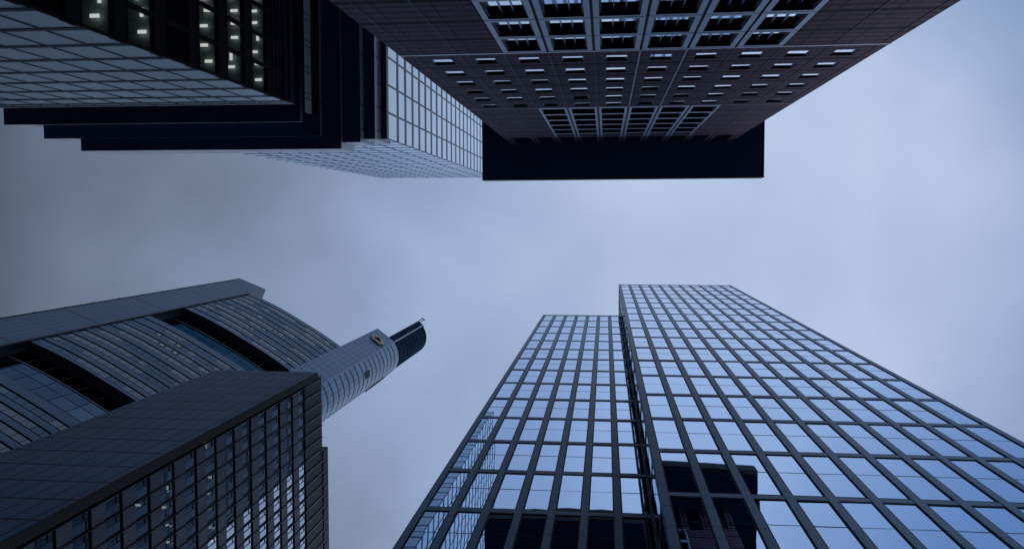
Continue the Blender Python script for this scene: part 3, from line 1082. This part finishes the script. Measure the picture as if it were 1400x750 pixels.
def build_curved_tower():
    base = (-85, 35, GROUND)
    root = thing("curved_tower", "blue grey tower with curved storeys, recessed gardens, rounded spire and a gold emblem", "skyscraper", base)
    wing = resample(smooth_line([(-91.55, 19.5), (-87.75, 21.1), (-84.0, 22.95), (-79.75, 25.3), (-74.9, 28.15), (-70.5, 30.95), (-66.9, 33.5)], 8), 1.5)
    back = [(-72, 46), (-92, 40)]
    # --- first corner core
    b = MB(base)
    b.strip([(-98.6, 16.5), (-91.7, 19.3)], GROUND, 232, "c_core")
    b.strip([(-91.7, 19.3), (-95.5, 28.6)], GROUND, 232, "c_rib")
    b.strip([(-95.5, 28.6), (-102.4, 25.8), (-98.6, 16.5)], GROUND, 232, "c_core")
    b.poly([(-98.6, 16.5, 232), (-91.7, 19.3, 232), (-95.5, 28.6, 232), (-102.4, 25.8, 232)], "c_core")
    b.build("corner_core", root)
    b = MB(base)
    b.prism([(-99.2, 16.5), (-98.75, 16.30), (-98.63, 16.62), (-99.1, 16.85)], GROUND, 231.5, "c_slit")
    for z in range(0, 225, 9):
        b.prism([(-99.30, 16.5), (-98.80, 16.22), (-98.72, 16.28), (-99.2, 16.9)], z, z + 0.6, "c_strip")
    b.build("edge_rail", root)
    b = MB(base)
    b.strip([(-91.62, 19.27), (-91.75, 19.55)], GROUND, 221, "c_slit")
    b.strip([(-91.62, 19.27), (-91.30, 19.45)], GROUND, 221, "c_slit")
    b.build("shadow_gap", root)
    # --- wing
    inner = offset(wing, -2.0)
    wall = MB(base)
    wall.prism([inner[0]] + inner[1:] + back, GROUND, 220.9, "dark_wall")
    wall.build("wing_wall", root)
    secs = [(184.3, 221.0), (131.9, 169.3), (79.5, 117.0), (27.0, 64.5)]
    FLH = 4.1
    gout = offset(wing, -0.32)
    wout = offset(wing, -0.10)
    for za, zb in secs:
        s = MB(base)
        s.shelf(inner, wing, za, "c_soffit")
        s.shelf(wing, inner, zb, "c_core")
        s.strip(wing, za, za + 0.95, "c_span")
        s.strip(wing, zb - 0.9, zb, "c_span")
        n = int(round((zb - za - 0.95) / FLH))
        fl = (zb - za - 0.95 - 0.9) / n
        s.strip(gout, za + 0.9, zb - 0.85, "c_slit")
        for k in range(n):
            z = za + 0.95 + k * fl
            # spandrel strip between slits; a slab underside closes each slit
            s.shelf(gout, wing, z + fl - 1.62, "c_slit")
            s.strip(wing, z + fl - 1.62, z + fl - 0.06 if k < n - 1 else z + fl, "c_span")
            s.shelf(wing, gout, z + fl - 0.06, "c_slit")
        s.build("wing_storeys", root)
        for k in range(n):
            z = za + 0.95 + k * fl
            wmb = MB(base)
            run = 0
            state = "c_glass"
            for a, c in zip(wout, wout[1:]):
                if run <= 0:
                    r_ = random.random()
                    state = "c_glass" if r_ < 0.64 else ("c_pale" if r_ < 0.94 else "c_lit")
                    run = random.choice((1, 1, 2, 3)) if state == "c_glass" else (1 if state == "c_lit" else random.choice((1, 2, 2, 3)))
                run -= 1
                tx, ty = (c[0] - a[0]) * 0.03, (c[1] - a[1]) * 0.03
                if state == "c_lit":
                    ha = z + 0.95
                    wmb.strip([(a[0] + tx, a[1] + ty), (c[0] - tx, c[1] - ty)], z + 0.36, ha, "c_pale")
                    wmb.strip([(a[0] + tx * 8, a[1] + ty * 8), (c[0] - tx * 8, c[1] - ty * 8)], ha, ha + 0.5, "c_lit")
                    wmb.strip([(a[0] + tx, a[1] + ty), (c[0] - tx, c[1] - ty)], ha + 0.5, z + fl - 1.95, "c_pale")
                else:
                    wmb.strip([(a[0] + tx, a[1] + ty), (c[0] - tx, c[1] - ty)], z + 0.36, z + fl - 1.95, state)
            wmb.shelf(gout, wout, z + 0.36, "c_slit")
            wmb.build("window_band", root)
    # --- recessed gardens between the sections
    gw = offset(wing, -1.85)
    g3 = resample(gw, 3.0)
    g15 = resample(gw, 3.0)
    for (z0, z1) in ((169.3, 184.3), (117.0, 131.9), (64.5, 79.5)):
        gm = MB(base)
        hs = [z0, z0 + 3.6, z0 + 7.2, z1 - 4.4]
        for a, c in zip(g15, g15[1:]):
            tx, ty = (c[0] - a[0]) * 0.02, (c[1] - a[1]) * 0.02
            for h0, h1 in zip(hs, hs[1:]):
                gm.strip([(a[0] + tx, a[1] + ty), (c[0] - tx, c[1] - ty)], h0 + 0.10, h1 - 0.08, "c_atrium")
            gm.strip([(a[0], a[1]), (c[0], c[1])], z1 - 4.3, z1, "c_black")
        gm.build("garden_glazing", root)
        out2 = offset(g3, 0.14)
        for p, q in zip(g3, out2):
            mm = MB(base)
            mm.prism([(p[0] - 0.05, p[1]), (p[0] + 0.05, p[1]), (q[0] + 0.05, q[1]), (q[0] - 0.05, q[1])], z1 - 4.3, z1 - 0.02, "c_mull")
            mm.build("garden_mullion", root)
        mm = MB(base)
        mm.strip(offset(gw, 0.10), z1 - 4.55, z1 - 4.3, "c_mull")
        mm.shelf(gw, offset(gw, 0.10), z1 - 4.55, "c_mull")
        mm.build("garden_transom", root)
    # --- second corner core with the emblem
    A, Bp = (-66.0, 32.1), (-61.0, 35.9)
    HT = 252.0
    curve = smooth_line([(-61.0, 35.9), (-60.2, 37.5), (-59.72, 39.2), (-59.70, 41.0), (-60.2, 42.7), (-61.2, 44.2), (-63.0, 45.5), (-66.0, 46.4)], 5)
    b = MB(base)
    b.strip([A, Bp], GROUND, HT, "c_core2")
    b.strip([(-70.0, 38.5), A], GROUND, HT, "c_core2")
    b.strip([(-66.0, 46.4), (-70, 38.5)], GROUND, HT, "c_core2")
    b.poly([(*p, HT) for p in [A, Bp] + curve[1:] + [(-70, 38.5)]], "c_core2")
    b.build("corner_core", root)
    b = MB(base)
    b.strip(curve, GROUND, HT - 0.5, "c_round")
    b.build("curved_glazing", root)
    b = MB(base)
    b.prism([(-61.12, 35.78), (-60.92, 35.84), (-60.86, 36.05), (-61.05, 36.0)], GROUND, HT + 0.3, "c_strip")
    b.build("edge_strip", root)
    # floor bands that ring the curved glazing
    oc = offset(curve, 0.05)
    for k in range(44):
        z = 70.0 + 4.1 * k
        if z > 248:
            break
        b = MB(base)
        b.strip(oc, z, z + 0.35, "c_round_band")
        b.shelf(curve, oc, z, "c_slit")
        b.build("floor_band", root)
    # dark opening in the curved glazing and a ledge at its far edge
    o2 = offset(curve, 0.05)
    b = MB(base)
    pts = [p for p in o2 if 38.2 < p[1] < 40.4]
    b.strip(pts, 215.0, 219.5, "c_slit")
    b.build("vent_opening", root)
    b = MB(base)
    b.prism([(-61.2, 43.9), (-60.9, 44.3), (-62.6, 45.7), (-62.9, 45.4)], 226, 240, "c_slit")
    b.build("side_fin", root)
    # spire
    sp = [(-62.5, 34.5), (-61.0, 36.05)] + [p for p in offset(curve, -0.25)[3:]]
    b = MB(base)
    b.strip(sp, HT + 0.01, 293, "c_spire")
    b.strip([sp[-1], (-67, 41), (-62.5, 34.5)], HT + 0.01, 293, "c_spire")
    b.poly([(*p, 293) for p in sp + [(-67, 41)]], "c_spire")
    b.build("spire", root)
    b = MB(base)
    b.prism([(-61.15, 35.85), (-60.95, 35.95), (-60.85, 36.25), (-61.05, 36.15)], HT + 0.31, 293.3, "c_strip")
    b.build("edge_strip", root)
    b = MB(base)
    b.prism([(-62.5, 34.3), (-62.3, 34.3), (-62.3, 34.5), (-62.5, 34.5)], 293, 299, "c_span")
    b.prism([(-61.9, 34.9), (-61.75, 34.9), (-61.75, 35.05), (-61.9, 35.05)], 293, 299, "c_span")
    b.prism([(-62.6, 34.2), (-61.7, 34.9), (-61.7, 35.1), (-62.6, 34.5)], 298.2, 299.4, "c_span")
    b.prism([(-62.5, 34.4), (-61.8, 35.0), (-61.8, 35.1), (-62.5, 34.5)], 295.4, 295.9, "c_span")
    b.build("mast_gantry", root)
    # emblem: a folded ribbon ring on the core's face
    d = (Vector((*Bp, 0)) - Vector((*A, 0)))
    L = d.length
    d.normalize()
    nrm = Vector((d.y, -d.x, 0))

    def at(s, z, r):
        p = Vector((*A, 0)) + d * s + nrm * r
        return (p.x, p.y, z)
    outer = EMB_OUT
    inn = EMB_IN
    b = MB(base)
    n = len(outer)
    for i in range(n):
        j = (i + 1) % n
        o0, o1, i0, i1 = outer[i], outer[j], inn[i], inn[j]
        b.poly([at(*o0, 0.5), at(*o1, 0.5), at(*i1, 0.5), at(*i0, 0.5)], "gold")
        b.poly([at(*o1, 0.02), at(*o1, 0.5), at(*o0, 0.5), at(*o0, 0.02)], "gold")
        b.poly([at(*i0, 0.02), at(*i0, 0.5), at(*i1, 0.5), at(*i1, 0.02)], "gold")
    b.build("emblem", root)


EMB_OUT = [(1.11, 240.7), (2.47, 244.8), (3.82, 243.3), (4.39, 244.3), (5.61, 241.0), (4.75, 238.0), (2.17, 238.3)]
EMB_IN = [(1.99, 240.5), (2.95, 243.1), (3.95, 242.2), (4.25, 241.6), (4.6, 240.5), (4.0, 239.7), (2.3, 239.75)]
build_curved_tower()
